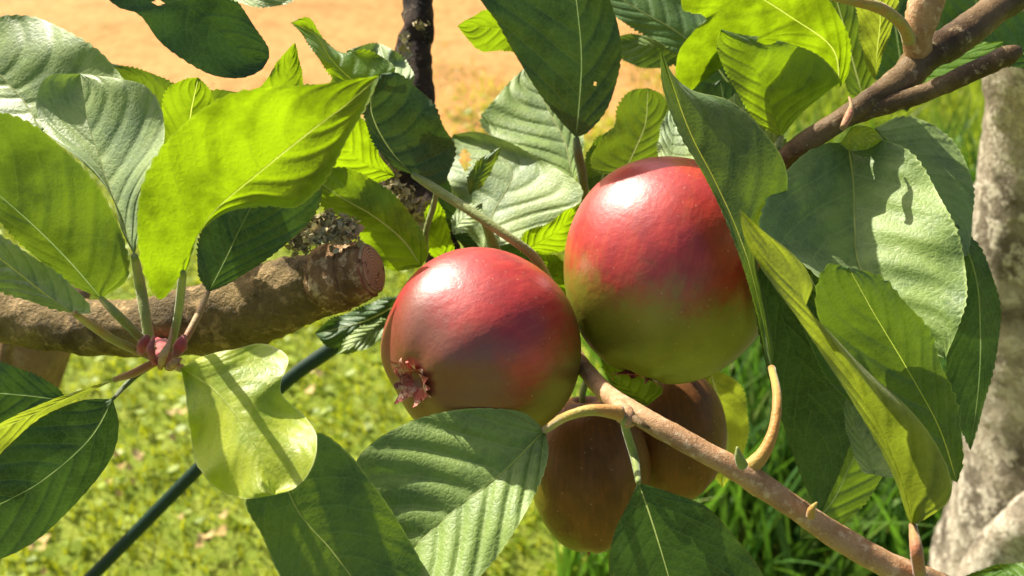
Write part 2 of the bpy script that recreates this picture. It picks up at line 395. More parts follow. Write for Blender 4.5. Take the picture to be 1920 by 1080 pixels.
def dry_bits():
    g = NT('dry_leaf_bits'); ri = g.n('ShaderNodeNewGeometry').outputs['Random Per Island']
    mat = g.done(g.bsdf(g.mix(ri, (.42, .30, .10), (.56, .44, .20)), .8, .2))
    rs = np.random.RandomState(4); V = []; Fc = []
    spots = []
    for (px, py) in [(600, 735), (255, 890), (240, 935), (360, 1010), (350, 815), (420, 1050), (90, 1060), (1190, 120), (1230, 150), (1200, 175), (870, 165)]:
        dr = -CB*1.0+(px-960)/F*CR+(540-py)/F*CU; t = -CAMZ/dr[2]; g0 = C0+dr*t; spots += [(g0[0]+rs.randn()*.02, g0[1]+rs.randn()*.02) for _ in range(4)]
    for i in range(25): spots.append((rs.rand()*2.6-1.7, .8+rs.rand()*1.8))
    for (x, y) in spots:
        r = .005+.006*rs.rand(); a = rs.rand()*6.28; b = len(V); z = .028+.008*rs.rand()
        for j in range(8):
            t = j*math.pi/4; X = math.cos(t)*r; Y = math.sin(t)*r*.6
            V.append((x+X*math.cos(a)-Y*math.sin(a), y+X*math.sin(a)+Y*math.cos(a), z+.004*math.cos(2*t)+rs.rand()*.003))
        V.append((x, y, z-.004))
        for j in range(8): Fc.append((b+j, b+(j+1) % 8, b+8))
    o = mesh_obj('dry_leaf_litter', V, Fc, mat); o['kind'] = 'stuff'; o['label'] = 'pale pinkish dry leaf bits lying on the lawn'; o['category'] = 'leaf litter'
dry_bits()

# ================================================================== WOOD
M['trunk'] = bark_mat('bark_grey', (.11, .09, .065), (.38, .33, .25), (.54, .49, .39), .8, (.49, .58), rough=.85, bump=1, dist=.006)
M['limb'] = bark_mat('bark_olive', (.085, .058, .02), (.24, .165, .06), (.46, .31, .14), 1.6, (.52, .66), lent=(.42, .42, .26), rough=.65, bump=.9, dist=.004)
M['cutwood'] = bark_mat('cut_wood', (.15, .085, .035), (.36, .21, .10), (.58, .42, .24), 2.2, (.5, .62), rough=.8, dist=.002)
M['darktwig'] = bark_mat('bark_dark', (.020, .013, .010), (.060, .038, .025), (.20, .16, .11), 3.0, (.56, .66), rough=.75, dist=.002)
M['twig_brown'] = bark_mat('bark_brown_red', (.070, .042, .020), (.17, .11, .052), (.34, .25, .14), 2.0, (.56, .68), lent=(.50, .42, .30), lentn=(.04, .12), rough=.5, bump=.6, dist=.0014)
M['twig_tan'] = bark_mat('bark_tan_shoot', (.34, .18, .085), (.48, .29, .15), (.62, .44, .27), 3.5, (.5, .65), lent=(.68, .56, .42), lentn=(.02, .07), rough=.6, bump=.7, dist=.001)
g = NT('lichen'); ri = g.n('ShaderNodeNewGeometry').outputs['Random Per Island']
M['lichen'] = g.done(g.bsdf(g.mix(ri, (.26, .21, .10), (.62, .54, .32)), .9, .2))
g = NT('dark_green_wire_coat'); oc = g.n('ShaderNodeTexCoord').outputs['Object']
M['wire'] = g.done(g.bsdf(g.mix(g.noise(oc, 300, 3), (.008, .030, .018), (.018, .045, .026)), .55, .25, g.bump(g.noise(oc, 800, 2), .3, .0005)))
M['post'] = bark_mat('weathered_post', (.17, .10, .045), (.30, .19, .085), (.42, .29, .14), .8, (.5, .7), rough=.85, dist=.002)

def flakes(parent, centres, n, size, seed, origin, spread):
    rs = np.random.RandomState(seed); V = []; Fc = []
    for i in range(n):
        c = centres[rs.randint(len(centres))]; p = P(c[0]+rs.randn()*spread, c[1]+rs.randn()*spread*.7, c[2]-rs.rand()*.002)
        a = rs.randn(3); a /= np.linalg.norm(a); b_ = np.cross(a, rs.randn(3)); b_ /= np.linalg.norm(b_); nn = np.cross(a, b_)
        r = size*(.4+rs.rand()); b = len(V)
        for j in range(6):
            t = j*math.pi/3; V.append(p+a*math.cos(t)*r*(.7+.6*rs.rand())+b_*math.sin(t)*r*(.7+.6*rs.rand())+nn*r*.4*math.cos(2*t))
        V.append(p-nn*r*.3)
        for j in range(6): Fc.append((b+j, b+(j+1) % 6, b+6))
    o = mesh_obj('lichen', V, Fc, M['lichen'], parent, origin=origin); o['kind'] = 'stuff'

def wood(name, label, cat, pts, mat, n=60, ring=20, bumpy=.05, seed=0, part='stem', extra=()):
    """a branch thing with its main stem and further children (name, pts, mat, ...)"""
    o0 = P(*[np.array(v) for v in pts[0][:3]]); th = empty(name, o0, label, cat)
    v, f = px_tube(pts, n, ring, bumpy, seed); mesh_obj(part, v, f, M[mat], th, origin=o0)
    for k, (nm, ps, mt, nn, bp) in enumerate(extra):
        v, f = px_tube(ps, nn, 12, bp, seed+k+1); mesh_obj(nm, v, f, M[mt], th, origin=o0)
    return th, o0

# grey trunk at the right, standing on the ground
tr_o = P(1990, 1500, .98)
tr = empty('apple_tree', tr_o, 'thick grey rough-barked apple tree trunk at the right edge', 'tree')
v, f = px_tube([(2080, -420, .52, 190), (2035, 0, .58, 165), (2010, 200, .64, 155), (1990, 400, .69, 152), (1985, 600, .74, 150), (1985, 800, .80, 155), (1975, 1000, .86, 190), (1970, 1150, .9, 210), (1975, 1400, .96, 215), (1985, 1900, 1.12, 240)], 110, 40, .045, 3)
mesh_obj('trunk', v, f, M['trunk'], tr, origin=tr_o)
v, f = px_tube([(1840, 1180, .80, 60), (1850, 1090, .79, 52), (1900, 1020, .76, 52), (1990, 940, .70, 52), (2150, 830, .60, 58)], 60, 28, .05, 5)
mesh_obj('limb', v, f, M['trunk'], tr, origin=tr_o)

# thick sawn branch behind the left rosette
lb, lo = wood('sawn_branch', 'thick olive-brown branch with a sawn stub end left of the apples', 'branch',
     [(-260, 560, .43, 48), (0, 590, .42, 50), (150, 612, .41, 52), (300, 612, .40, 58), (420, 590, .395, 68), (520, 560, .39, 72), (610, 528, .385, 60), (650, 515, .383, 50)], 'limb', 130, 36, .06, 4, 'limb')
v, f = px_tube([(600, 532, .384, 56), (618, 526, .382, 64), (632, 521, .380, 66), (655, 515, .379, 62), (678, 509, .377, 56), (694, 505, .376, 52)], 30, 26, .075, 9)
mesh_obj('sawn_end', v, f, M['cutwood'], lb, origin=lo)
g = NT('pale_cut_face'); oc = g.n('ShaderNodeTexCoord').outputs['Object']
cc = P(696, 504.5, .3757); cx_ = (P(704, 503, .3752)-P(690, 506, .3762)); cx_ = cx_/np.linalg.norm(cx_)
sb = g.n('ShaderNodeVectorMath', operation='SUBTRACT'); g.put(sb.inputs[0], g.n('ShaderNodeNewGeometry').outputs['Position']); sb.inputs[1].default_value = tuple(cc)
cr_ = g.n('ShaderNodeVectorMath', operation='CROSS_PRODUCT'); g.put(cr_.inputs[0], sb.outputs[0]); cr_.inputs[1].default_value = tuple(cx_)
ln_ = g.n('ShaderNodeVectorMath', operation='LENGTH'); g.put(ln_.inputs[0], cr_.outputs[0])
rg = g.math('SINE', g.math('ADD', g.math('MULTIPLY', ln_.outputs['Value'], 5200), g.math('MULTIPLY', g.noise(oc, 120, 3), 6)))
fc_ = g.mix(g.rng(rg, -.6, .9), (.30, .21, .10), (.50, .39, .21)); fc_ = g.mix(g.rng(g.noise(oc, 260, 5, .7), .55, .66), fc_, (.13, .075, .035))
M['cutface'] = g.done(g.bsdf(fc_, .85, .15, g.bump(g.noise(oc, 500, 3), .8, .001)))
v, f = px_tube([(690, 506, .3762, 48), (698, 504, .3756, 47), (702, 503, .3753, 42)], 5, 22, .03, 10)
mesh_obj('cut_face', v, f, M['cutface'], lb, origin=lo)
flakes(lb, [(560, 440, .375), (590, 425, .372), (620, 420, .372), (650, 425, .372), (560, 455, .372), (600, 440, .37), (640, 440, .37)], 900, .0012, 3, lo, 13)

dt, do = wood('dark_knobbly_branch', 'dark lichen-spotted upright branch running down from the top behind the leaves', 'branch',
     [(772, -260, .50, 26), (778, -60, .49, 26), (785, 40, .485, 29), (775, 90, .485, 35), (782, 140, .48, 28), (788, 200, .475, 26), (770, 250, .47, 32), (740, 300, .462, 42), (755, 350, .46, 45), (790, 400, .455, 42), (820, 460, .45, 36), (850, 520, .45, 34), (880, 600, .455, 30)], 'darktwig', 90, 20, .12, 7)
flakes(dt, [(722, 305, .43), (735, 330, .428), (750, 360, .425), (775, 385, .422), (790, 405, .42), (760, 380, .422)], 150, .0018, 5, do, 13)
flakes(dt, [(758, 70, .462), (762, 90, .46), (790, 45, .465)], 26, .0016, 6, do, 7)

wood('upper_branch', 'red-brown branch with pale specks slanting from the upper right corner', 'branch',
     [(2060, -130, .40, 31), (1920, -22, .385, 31), (1860, 22, .378, 30), (1790, 75, .37, 32), (1735, 105, .366, 33), (1690, 150, .362, 28), (1620, 195, .358, 21), (1560, 235, .356, 20), (1500, 275, .36, 21), (1450, 320, .37, 20), (1400, 370, .39, 18)], 'twig_brown', 90, 20, .05, 11,
     extra=[('side_twig', [(1590, 222, .36, 16), (1650, 200, .358, 18), (1730, 175, .356, 18), (1800, 145, .352, 18), (1850, 122, .349, 19), (1890, 104, .347, 20), (1912, 96, .347, 10)], 'twig_brown', 40, .06),
            ('bud_scale', [(1580, 240, .345, 6), (1592, 215, .348, 8), (1596, 198, .350, 4), (1592, 182, .352, 2)], 'stalk_red', 14, .05),
            ('spur', [(1722, 132, .368, 12), (1720, 100, .362, 24), (1722, 60, .357, 28), (1735, 10, .354, 32), (1750, -50, .352, 34)], 'twig_tan', 26, .07)])
wood('tan_shoot', 'fuzzy tan shoot running from between the apples to the lower right', 'branch',
     [(1060, 640, .385, 15), (1095, 690, .37, 16), (1140, 740, .335, 18), (1180, 768, .318, 20), (1240, 803, .31, 21), (1320, 847, .306, 21), (1390, 885, .304, 23), (1420, 905, .304, 24), (1480, 945, .304, 22), (1560, 1000, .304, 24), (1650, 1052, .304, 25), (1720, 1085, .306, 27), (1850, 1140, .32, 30), (2060, 1230, .36, 34)], 'twig_tan', 110, 18, .045, 13,
     extra=[('bud', [(1392, 872, .294, 11), (1385, 855, .291, 8), (1382, 838, .290, 2)], 'stalk', 10, .02),
            ('bud', [(1520, 968, .298, 9), (1522, 955, .296, 7), (1532, 942, .295, 2)], 'stalk_orange', 10, .02),
            ('leaf_scar', [(1180, 780, .309, 12), (1200, 792, .303, 7), (1218, 803, .302, 3)], 'twig_brown', 12, .08),
            ('knuckle', [(1160, 760, .318, 14), (1172, 778, .308, 18), (1182, 800, .306, 10)], 'twig_tan', 12, .12)])
# wooden post, lower left, and the dark green rod
po = P(55, 1500, .85)
pt = empty('wooden_post', po, 'weathered brown wooden post below the branch at the left edge', 'post')
def post():
    a = P(52, 560, .62); c = Vector(P(55, 2300, 1.2))
    base = Vector(P(-230, 1500, 1.02)); base.z = 0; top = Vector(a)
    w = .036; V = []; Fc = []; n = 14
    zs = np.linspace(0, 1, n)
    for t in zs:
        p = base.lerp(top, t)
        for k in range(16):
            th = 2*math.pi*k/16+.4; cx, cy = math.cos(th), math.sin(th); m = max(abs(cx), abs(cy))**.8
            V.append((p.x+cx/m*w*(1+.03*math.sin(k*3+t*9)), p.y+cy/m*w, p.z))
    for i in range(n-1):
        for k in range(16): Fc.append((i*16+k, i*16+(k+1) % 16, (i+1)*16+(k+1) % 16, (i+1)*16+k))
    Fc.append(tuple((n-1)*16+k for k in range(16)))
    pt.location = base; mesh_obj('shaft', V, Fc, M['post'], pt, origin=base)
    # strap of pale batten on it
    v, f = px_tube([(22, 610, .57, 13), (12, 660, .575, 13), (2, 720, .58, 13), (-8, 800, .59, 13)], 12, 6, .02, 2)
    mesh_obj('batten', v, f, M['post'], pt, origin=base)
post()
r0 = P(150, 1105, .62); v, f = px_tube([(40, 1210, .60, 13), (170, 1083, .585, 12), (370, 880, .56, 12.5), (530, 722, .54, 13), (620, 655, .53, 14), (745, 568, .51, 12), (860, 490, .50, 12)], 60, 14, .0, 1)
o = mesh_obj('support_rod', v, f, M['wire'], origin=r0); o.location = r0
o['label'] = 'straight dark green coated rod slanting across the lawn at the lower left'; o['category'] = 'rod'

# ================================================================== APPLES
def apple_mat(name, red, deep, yel, bias, blush=(-.5, .75, .45), rough=.41, russet_shade=None, spec=.75, coat=.2, streak=.4):
    g = NT(name); oc = g.n('ShaderNodeTexCoord').outputs['Object']
    bl = blush[0]*CR+blush[1]*CU+blush[2]*CB; bl = bl/np.linalg.norm(bl)
    nm = g.n('ShaderNodeVectorMath', operation='NORMALIZE'); g.put(nm.inputs[0], oc)
    dt = g.n('ShaderNodeVectorMath', operation='DOT_PRODUCT'); g.put(dt.inputs[0], nm.outputs[0]); dt.inputs[1].default_value = tuple(bl)
    n1 = g.noise(oc, 38, 5, .6, .3); n2 = g.noise(oc, 330, 3, .6); n3 = g.noise(oc, 90, 4, .6)
    t = g.math('ADD', dt.outputs['Value'], g.math('ADD', g.math('MULTIPLY', g.math('SUBTRACT', n1, .5), 1.1), g.math('MULTIPLY', g.math('SUBTRACT', n2, .5), .35)))
    m = g.rng(t, bias-.35, bias+.35)
    uv = g.n('ShaderNodeUVMap').outputs[0]; sp_ = g.n('ShaderNodeSeparateXYZ'); g.put(sp_.inputs[0], uv)
    ang = g.math('MULTIPLY', sp_.outputs[0], 6.28318); cb = g.n('ShaderNodeCombineXYZ')
    g.put(cb.inputs[0], g.math('COSINE', ang)); g.put(cb.inputs[1], g.math('SINE', ang)); g.put(cb.inputs[2], g.math('MULTIPLY', sp_.outputs[1], .5))
    st = g.noise(cb.outputs[0], 14, 5, .7)
    t = g.math('ADD', t, g.math('MULTIPLY', g.math('SUBTRACT', st, .5), .9*streak)); m = g.rng(t, bias-.35, bias+.35)
    rd = g.mix(g.rng(n3, .35, .65), red, deep)
    rd = g.mix(g.math('MULTIPLY', g.rng(st, .50, .66), .55*streak), rd, tuple(min(1, k*.55) for k in deep))
    rd = g.mix(g.math('MULTIPLY', g.rng(st, .50, .34), .35*streak), rd, (.60, .16, .05))
    c = g.mix(m, g.mix(g.rng(n1, .35, .65), yel, tuple(k*.72 for k in yel)), rd)
    sp = g.rng(g.voro(oc, 290), .05, .13, 1, 0); c = g.mix(g.math('MULTIPLY', sp, .42), c, (.62, .38, .2))
    if russet_shade:  # brown russet round the calyx, widened to paint shade on the lower side
        ax = russet_shade[0]*CR+russet_shade[1]*CU+russet_shade[2]*CB; ax = ax/np.linalg.norm(ax)
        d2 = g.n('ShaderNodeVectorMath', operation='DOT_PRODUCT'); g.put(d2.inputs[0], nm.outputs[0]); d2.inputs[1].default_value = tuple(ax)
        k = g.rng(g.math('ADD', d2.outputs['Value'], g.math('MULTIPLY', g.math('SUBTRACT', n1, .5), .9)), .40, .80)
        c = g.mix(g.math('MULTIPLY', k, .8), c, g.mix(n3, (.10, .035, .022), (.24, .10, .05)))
    return g.done(g.bsdf(c, g.math('ADD', rough-.04, g.math('MULTIPLY', n3, .1)), spec, g.bump(g.math('ADD', n3, n2), .2, .001), Subsurface_Weight=.08, Subsurface_Scale=.004, Coat_Weight=coat, Coat_Roughness=.3))

def apple(label, px, d, Rp, Hp, axis, mat, taper=.10, stem=None, calyx=None, lob=.012, seed=0, calyx_n=9, squash=1.0):
    """axis: calyx end -> direction in view space (right, up, back)"""
    c = P(*[np.array(v) for v in (px[0], px[1], d)]); rr = Rp/F*d; hh = Hp/F*d
    ax = axis[0]*CR+axis[1]*CU+axis[2]*CB; ax = ax/np.linalg.norm(ax)          # towards the calyx
    a = np.cross(ax, CB); a /= np.linalg.norm(a); b = np.cross(ax, a)
    nt_, nr = 70, 72; V = []; Fc = []; UVa = []
    def prof(t):                                                               # t 0 stem end .. pi calyx end
        rho = math.sin(t)**.92; z = math.cos(t)
        rho *= 1+taper*z*.9-.0*z; z2 = -z
        dim = .22*math.exp(-(rho/.16)**2) if z > 0 else -.10*math.exp(-(rho/.15)**2)
        return rho, z2+dim
    for i in range(nt_+1):
        t = math.pi*i/nt_; rho, z = prof(t)
        for j in range(nr):
            th = 2*math.pi*j/nr; q = 1+lob*math.cos(5*th+seed)*(1-.4*math.cos(t))*math.sin(t)+.008*math.sin(2*th+seed*2)+.01*math.sin(th+seed)*math.sin(t)
            zz = z+(.02*math.cos(5*th+seed)*max(0, -math.cos(t))*math.sin(t)*2)
            V.append(c+ax*zz*hh+(a*math.cos(th)+b*math.sin(th))*rho*q*rr); UVa.append((j/nr, i/nt_))
    V = [p+CU*np.dot(p-c, CU)*(squash-1) for p in V]
    for i in range(nt_):
        for j in range(nr): Fc.append((i*nr+j, i*nr+(j+1) % nr, (i+1)*nr+(j+1) % nr, (i+1)*nr+j))
    th_ = empty('apple', c, label, 'apple')
    mesh_obj('fruit', V, Fc, mat, th_, UVa, origin=c)
    # stem
    s0 = c-ax*hh*.68; s1 = c-ax*hh*1.02+a*rr*.05; s2 = P(*[np.array(v) for v in stem]) if stem else c-ax*hh*1.3
    q = crv(np.array([s0, s1, s2]), 14); v, f = tube_geo(q, np.linspace(.0013, .0015, 14), 8); mesh_obj('stalk', v, f, M['stalk'], th_, origin=c)
    # calyx: dried sepals
    rs = np.random.RandomState(seed+3); parts = []
    c1 = c+ax*hh*(.88)
    for k in range(calyx_n):
        th = 2*math.pi*k/calyx_n+rs.rand()*.4; dr = a*math.cos(th)+b*math.sin(th); L = rr*(.13+.08*rs.rand())
        pts = np.array([c1+dr*rr*.05, c1+dr*rr*.10+ax*L*.5, c1+dr*(rr*.16+L*.25)+ax*L*.75, c1+dr*(rr*.16+L*.7*rs.rand())+ax*L*(.55+.6*rs.rand())])
        q = crv(pts, 8); w = np.array([.6, 1, 1.1, 1, .85, .6, .35, .1])*rr*.055; side = np.cross(ax, dr)
        VV = []; FF = []
        for i in range(8): VV += [q[i]-side*w[i]*1.2, q[i]+dr*w[i]*.35, q[i]+side*w[i]*1.2]
        for i in range(7): FF += [(3*i, 3*i+1, 3*i+4, 3*i+3), (3*i+1, 3*i+2, 3*i+5, 3*i+4)]
        parts.append((np.array(VV), FF))
    v, f = join(parts); mesh_obj('calyx', v, f, M['sepal'], th_, origin=c)
    return th_
M['sepal'] = bark_mat('dried_sepals', (.18, .05, .04), (.55, .13, .11), (.70, .42, .30), 3, (.48, .6), rough=.8, dist=.001)
am1 = apple_mat('apple_skin_crimson', (.46, .028, .022), (.32, .016, .016), (.20, .135, .016), .06, blush=(-.45, .65, .6), russet_shade=(-.62, -.34, .68))  # dull brown in place of yellow paints the underside's shade into the skin
am2 = apple_mat('apple_skin_red_green', (.48, .030, .022), (.34, .018, .017), (.21, .20, .015), .06, blush=(.0, .95, .30))
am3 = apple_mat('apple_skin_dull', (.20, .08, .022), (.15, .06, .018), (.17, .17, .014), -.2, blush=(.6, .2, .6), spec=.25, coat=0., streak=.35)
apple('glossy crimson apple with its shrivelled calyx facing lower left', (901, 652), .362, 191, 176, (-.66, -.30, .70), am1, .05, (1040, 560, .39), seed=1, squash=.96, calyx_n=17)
apple('largest red apple, green underneath, hanging behind the curved pale-edged leaf', (1256, 508), .378, 203, 210, (-.30, -.92, .05), am2, .08, (1330, 300, .43), seed=2)
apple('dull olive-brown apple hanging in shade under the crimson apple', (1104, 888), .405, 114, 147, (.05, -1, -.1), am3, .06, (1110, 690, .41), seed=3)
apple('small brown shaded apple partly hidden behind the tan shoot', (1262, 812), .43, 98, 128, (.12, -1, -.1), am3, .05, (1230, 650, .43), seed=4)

# ================================================================== LEAVES
BACK = (.25, .75); LIT = (-.3, -.75)
# --- left rosette (base about 300,640)
leaf('large bright yellow-green leaf with a small round hole, spreading toward the top centre', 'fresh',
     [(343, 510), (352, 480), (398, 400), (480, 328), (590, 240), (650, 195), (712, 142)],
     [(300, 560), (264, 480), (260, 380), (290, 300), (345, 232), (420, 182), (500, 165), (600, 158), (660, 150)],
     [(352, 500), (372, 440), (425, 398), (500, 385), (555, 388), (598, 352), (625, 310), (650, 262), (685, 200)],
     .274, (.25, .55), (.002, -.004), pet=[(342, 520, .294), (334, 590, .318), (322, 640, .332), (312, 668, .336)], pmat='stalk', prad=8, rib='rib_lime', ribr=3.6,
     curl=(0, -.007), holes=[(392, 258, 6, 5)], wavy=.001)
leaf('dark shaded leaf tucked beneath the large bright leaf, over the sawn branch', 'dark',
     [(390, 548), (425, 480), (462, 405), (500, 340)], [(372, 510), (374, 450), (395, 400), (430, 350)],
     [(440, 525), (520, 470), (575, 420), (602, 370), (590, 320)], .360, (.0, .3), (.002, .003), pet=[(372, 590, .352), (345, 640, .343), (322, 668, .338)], pmat='stalk_red', prad=7, rib='rib_dark')
leaf('pale downy grey-green leaf standing upright, left of the large bright leaf', 'pale',
     [(252, 480), (222, 400), (188, 300), (165, 230), (150, 138)], [(228, 430), (205, 360), (150, 300), (88, 250), (68, 195), (88, 145)],
     [(262, 430), (262, 370), (285, 310), (308, 262), (300, 200), (270, 160), (222, 148)], .335, (-.35, -.35), (-.006, -.009), pet=[(262, 530, .338), (272, 590, .338), (282, 650, .338)], pmat='stalk', prad=10, rib='rib', wavy=.0022, teeth=14, tooth=2)
leaf('broad dark green leaf with yellow mottling at the left edge, pointing up-left', 'mid',
     [(190, 560), (130, 490), (60, 420), (-20, 350), (-120, 265)], [(130, 530), (60, 475), (-10, 405), (-80, 330)],
     [(238, 520), (228, 440), (190, 362), (130, 290), (60, 235), (-10, 210), (-80, 215)], .312, (.2, .5), (.003, .002), pet=[(215, 585, .318), (250, 620, .327), (290, 660, .336)], pmat='stalk', prad=8.5, rib='rib_dark', ribr=2.6)
leaf('narrow folded leaf with a frosted upper half, below the mottled leaf at left', 'frost',
     [(140, 588), (90, 555), (20, 500), (-60, 440), (-120, 400)], [(90, 575), (20, 552), (-60, 520)],
     [(168, 585), (158, 560), (110, 515), (40, 468), (-40, 420)], .306, (-.2, -.4), (.010, -.006), pet=[(175, 612, .312), (215, 638, .32), (255, 656, .328), (295, 672, .335)], pmat='stalk_orange', prad=8.5, rib='rib_lime', teeth=20)
leaf('glowing lime leaf hanging below the red leaf bases, over the lawn', 'lime',
     [(340, 690), (400, 730), (450, 790), (490, 860), (515, 928)], [(348, 735), (356, 800), (368, 865), (405, 915), (460, 934)],
     [(380, 668), (440, 655), (498, 645), (540, 672), (526, 715), (532, 745), (575, 785), (594, 830), (580, 885), (552, 915)], .294, (-.3, -.6), (.004, .003), pet=[(338, 690, .326), (320, 680, .332), (305, 672, .336)], pmat='stalk_orange', prad=8, rib='rib_lime', ribr=3.5, wavy=.0028, teeth=9, tooth=2, quilt=.0008)
leaf('dark oval leaf hanging at the lower left corner', 'dark',
     [(212, 748), (165, 825), (80, 900), (0, 945), (-90, 985)], [(222, 800), (205, 865), (140, 945), (60, 1018), (-30, 1050)],
     [(150, 752), (80, 782), (20, 832), (-40, 900)], .326, (.1, .5), (.003, .003), pet=[(228, 730, .329), (255, 705, .333), (285, 685, .336)], pmat='stalk_dark', prad=5, rib='rib_dark', teeth=18, tooth=1.5)
leaf('dark leaf tip at the left edge above the long pale stalk', 'dark',
     [(128, 752), (60, 742), (-30, 735), (-120, 730)], [(90, 775), (20, 795), (-60, 800)], [(100, 722), (50, 698), (-20, 680)], .36, (.1, .4), (.003, .003), rib='rib_dark')
def stalk_thing(label, pts, mat, name='leaf_stalk', n=30, bumpy=.04):
    b = P(*[np.array(v) for v in pts[0][:3]]); v, f = px_tube(pts, n, 10, bumpy, int(pts[0][0]))
    o = mesh_obj(name, v, f, M[mat], origin=b); o.location = b; o['label'] = label; o['category'] = 'leaf stalk'; return o
leaf('olive leaf seen edge-on, sweeping from the red leaf bases to the left edge', 'olive',
     [(215, 712), (130, 745), (60, 778), (-40, 822)], [(140, 750), (70, 792), (10, 850), (-30, 860)], [(140, 735), (60, 765), (-10, 800)], .316, (.1, .9), (.006, -.002),
     pet=[(250, 700, .32), (290, 680, .334)], pmat='stalk_orange', prad=8, rib='rib_lime', teeth=8, tooth=1)
sp, so = wood('leaf_spur', 'knobbly red and pink spur where the left rosette of leaves joins', 'spur',
     [(300, 655, .39, 24), (304, 662, .36, 22), (306, 668, .335, 18), (300, 678, .322, 10)], 'bud_red', 16, 12, .12, 17, 'knob',
     extra=[('bud_scale', [(262, 660, .327, 6), (270, 645, .322, 12), (278, 628, .322, 4)], 'bud_red', 12, .1),
            ('bud_scale', [(330, 668, .325, 5), (338, 648, .318, 13), (346, 630, .32, 5)], 'bud_red', 12, .1),
            ('bud_scale', [(300, 690, .322, 5), (306, 668, .315, 8), (318, 640, .315, 4), (322, 615, .318, 1.5)], 'twig_tan', 12, .12),
            ('bud_scale', [(290, 680, .32, 6), (282, 655, .315, 7), (290, 630, .318, 2)], 'bud_red', 12, .12),
            ('bud_scale', [(318, 688, .321, 9), (330, 678, .316, 7), (340, 672, .318, 2)], 'twig_tan', 12, .12)])
# --- behind the rosette, upper left
leaf('wide frosted leaf behind the rosette in the upper left corner', 'frost',
     [(80, 250), (45, 190), (0, 140), (-70, 60)], [(10, 260), (-60, 200), (-120, 120)], [(170, 240), (235, 175), (200, 110), (130, 62), (60, 32), (-20, 35)], .385, (-.25, -.5), (-.003, -.008), rib='rib', wavy=.002, tooth=5)
leaf('thin bright green leaf edge showing above the pale upright leaf', 'mid',
     [(330, 290), (320, 220), (270, 160), (205, 118)], [(260, 230), (230, 160)], [(350, 250), (345, 180), (290, 140)], .405, BACK, rib=None)
leaf('small cupped green leaf with a dark withered tip, left of the large bright leaf', 'green',
     [(350, 330), (352, 270), (358, 210), (372, 145)], [(312, 290), (303, 220), (315, 168), (345, 150)], [(380, 290), (405, 240), (398, 180)], .372, BACK, rib='rib_lime')
leaf('bright green leaf strip behind the top of the large bright leaf', 'mid',
     [(400, 260), (440, 220), (520, 190), (640, 165)], [(380, 210), (400, 170), (470, 175), (560, 160)], [(470, 250), (560, 220)], .39, BACK, rib=None)
leaf('dark glossy leaf hanging from the top edge over the sandy ground', 'dark',
     [(250, -90), (320, -20), (400, 50), (460, 100), (505, 108)], [(150, -60), (215, 8), (262, 28), (300, 78), (352, 116), (400, 141), (450, 146), (488, 132)],
     [(390, -60), (450, 10), (480, 55), (502, 88)], .320, (.1, .4), (-.007, .002), rib=None, tooth=2, holes=[(297, 4, 10, 6)])
leaf('thin leaf edge peeping in at the top, left of centre', 'frost',
     [(400, -60), (450, -20), (500, -10), (570, -30)], [(410, -20), (460, 8), (510, 12), (550, 0)], [(450, -50), (520, -50)], .30, LIT, rib=None, N=60)
leaf('small pointed bright green leaf tip against the sandy ground', 'green',
     [(530, 230), (535, 170), (545, 120), (553, 80)], [(478, 190), (500, 150), (530, 105)], [(575, 200), (567, 150), (560, 110)], .372, BACK, rib=None, N=70)
leaf('twisted leaf with a hooked tip above the large bright leaf', 'green',
     [(700, 175), (655, 145), (620, 110), (590, 65), (545, 42)], [(655, 175), (620, 140), (590, 98), (565, 62)], [(740, 130), (690, 95), (640, 98), (605, 72), (580, 34)], .385, (-.2, .3), (-.006, .008), rib='rib_lime', ribr=2.5, wavy=.002, tooth=4)
leaf('crumpled frosted leaf lit behind the dark knobbly branch', 'pale',
     [(760, 180), (720, 150), (690, 125), (650, 95)], [(730, 200), (690, 170), (655, 130)], [(775, 140), (745, 100), (700, 82)], .41, LIT, rib='rib', wavy=.003, tooth=4, quilt=.001)
leaf('dark green oval leaf on a long green stalk above the crimson apple', 'dark',
     [(775, 328), (735, 285), (705, 235), (695, 190), (715, 138)], [(730, 305), (695, 255), (683, 205), (695, 160)],
     [(825, 345), (845, 315), (852, 275), (830, 235), (812, 195), (778, 162), (745, 138)], .392, (.2, .25), (-.004, .003), pet=[(810, 350, .388), (870, 388, .378), (940, 435, .372), (1000, 480, .372), (1030, 530, .38)], prad=9, pmat='stalk', rib='rib', ribr=2.8, tooth=4, wavy=.002)
leaf('yellow-green leaf tip glowing behind the dark oval leaf', 'fresh',
     [(740, 330), (690, 310), (650, 280), (610, 230)], [(690, 345), (640, 325), (600, 280)], [(710, 290), (700, 250), (660, 215)], .40, BACK, rib=None, N=60)
leaf('green leaf curving down to the top of the crimson apple', 'green',
     [(790, 500), (755, 450), (700, 405), (640, 370), (590, 335)], [(735, 505), (690, 460), (650, 415), (605, 385)], [(802, 470), (775, 410), (725, 355), (665, 322), (620, 315)], .385, (.1, .55), (.003, .004), rib='rib', ribr=3, wavy=.0015)
leaf('big pale frosted leaf between the two red apples and the dark upright branch', 'pale',
     [(905, 470), (925, 400), (960, 330), (935, 290), (850, 252)], [(875, 430), (862, 380), (838, 330), (832, 285)],
     [(970, 450), (1040, 410), (1088, 375), (1080, 340), (1010, 298), (950, 265), (895, 248)], .428, (-.3, -.6), (-.002, -.006), rib='rib', wavy=.002, tooth=3, holes=[(872, 300, 10, 22)])
leaf('frosted leaf with a curved dark mark, behind the dark leaf at top centre', 'frost',
     [(1075, 345), (1060, 270), (1025, 200), (985, 125)], [(1010, 315), (930, 262), (902, 225), (935, 178)], [(1092, 290), (1085, 220), (1045, 150)], .452, (-.4, -.5), (-.006, -.006), rib='rib', quilt=.0014, tooth=4)
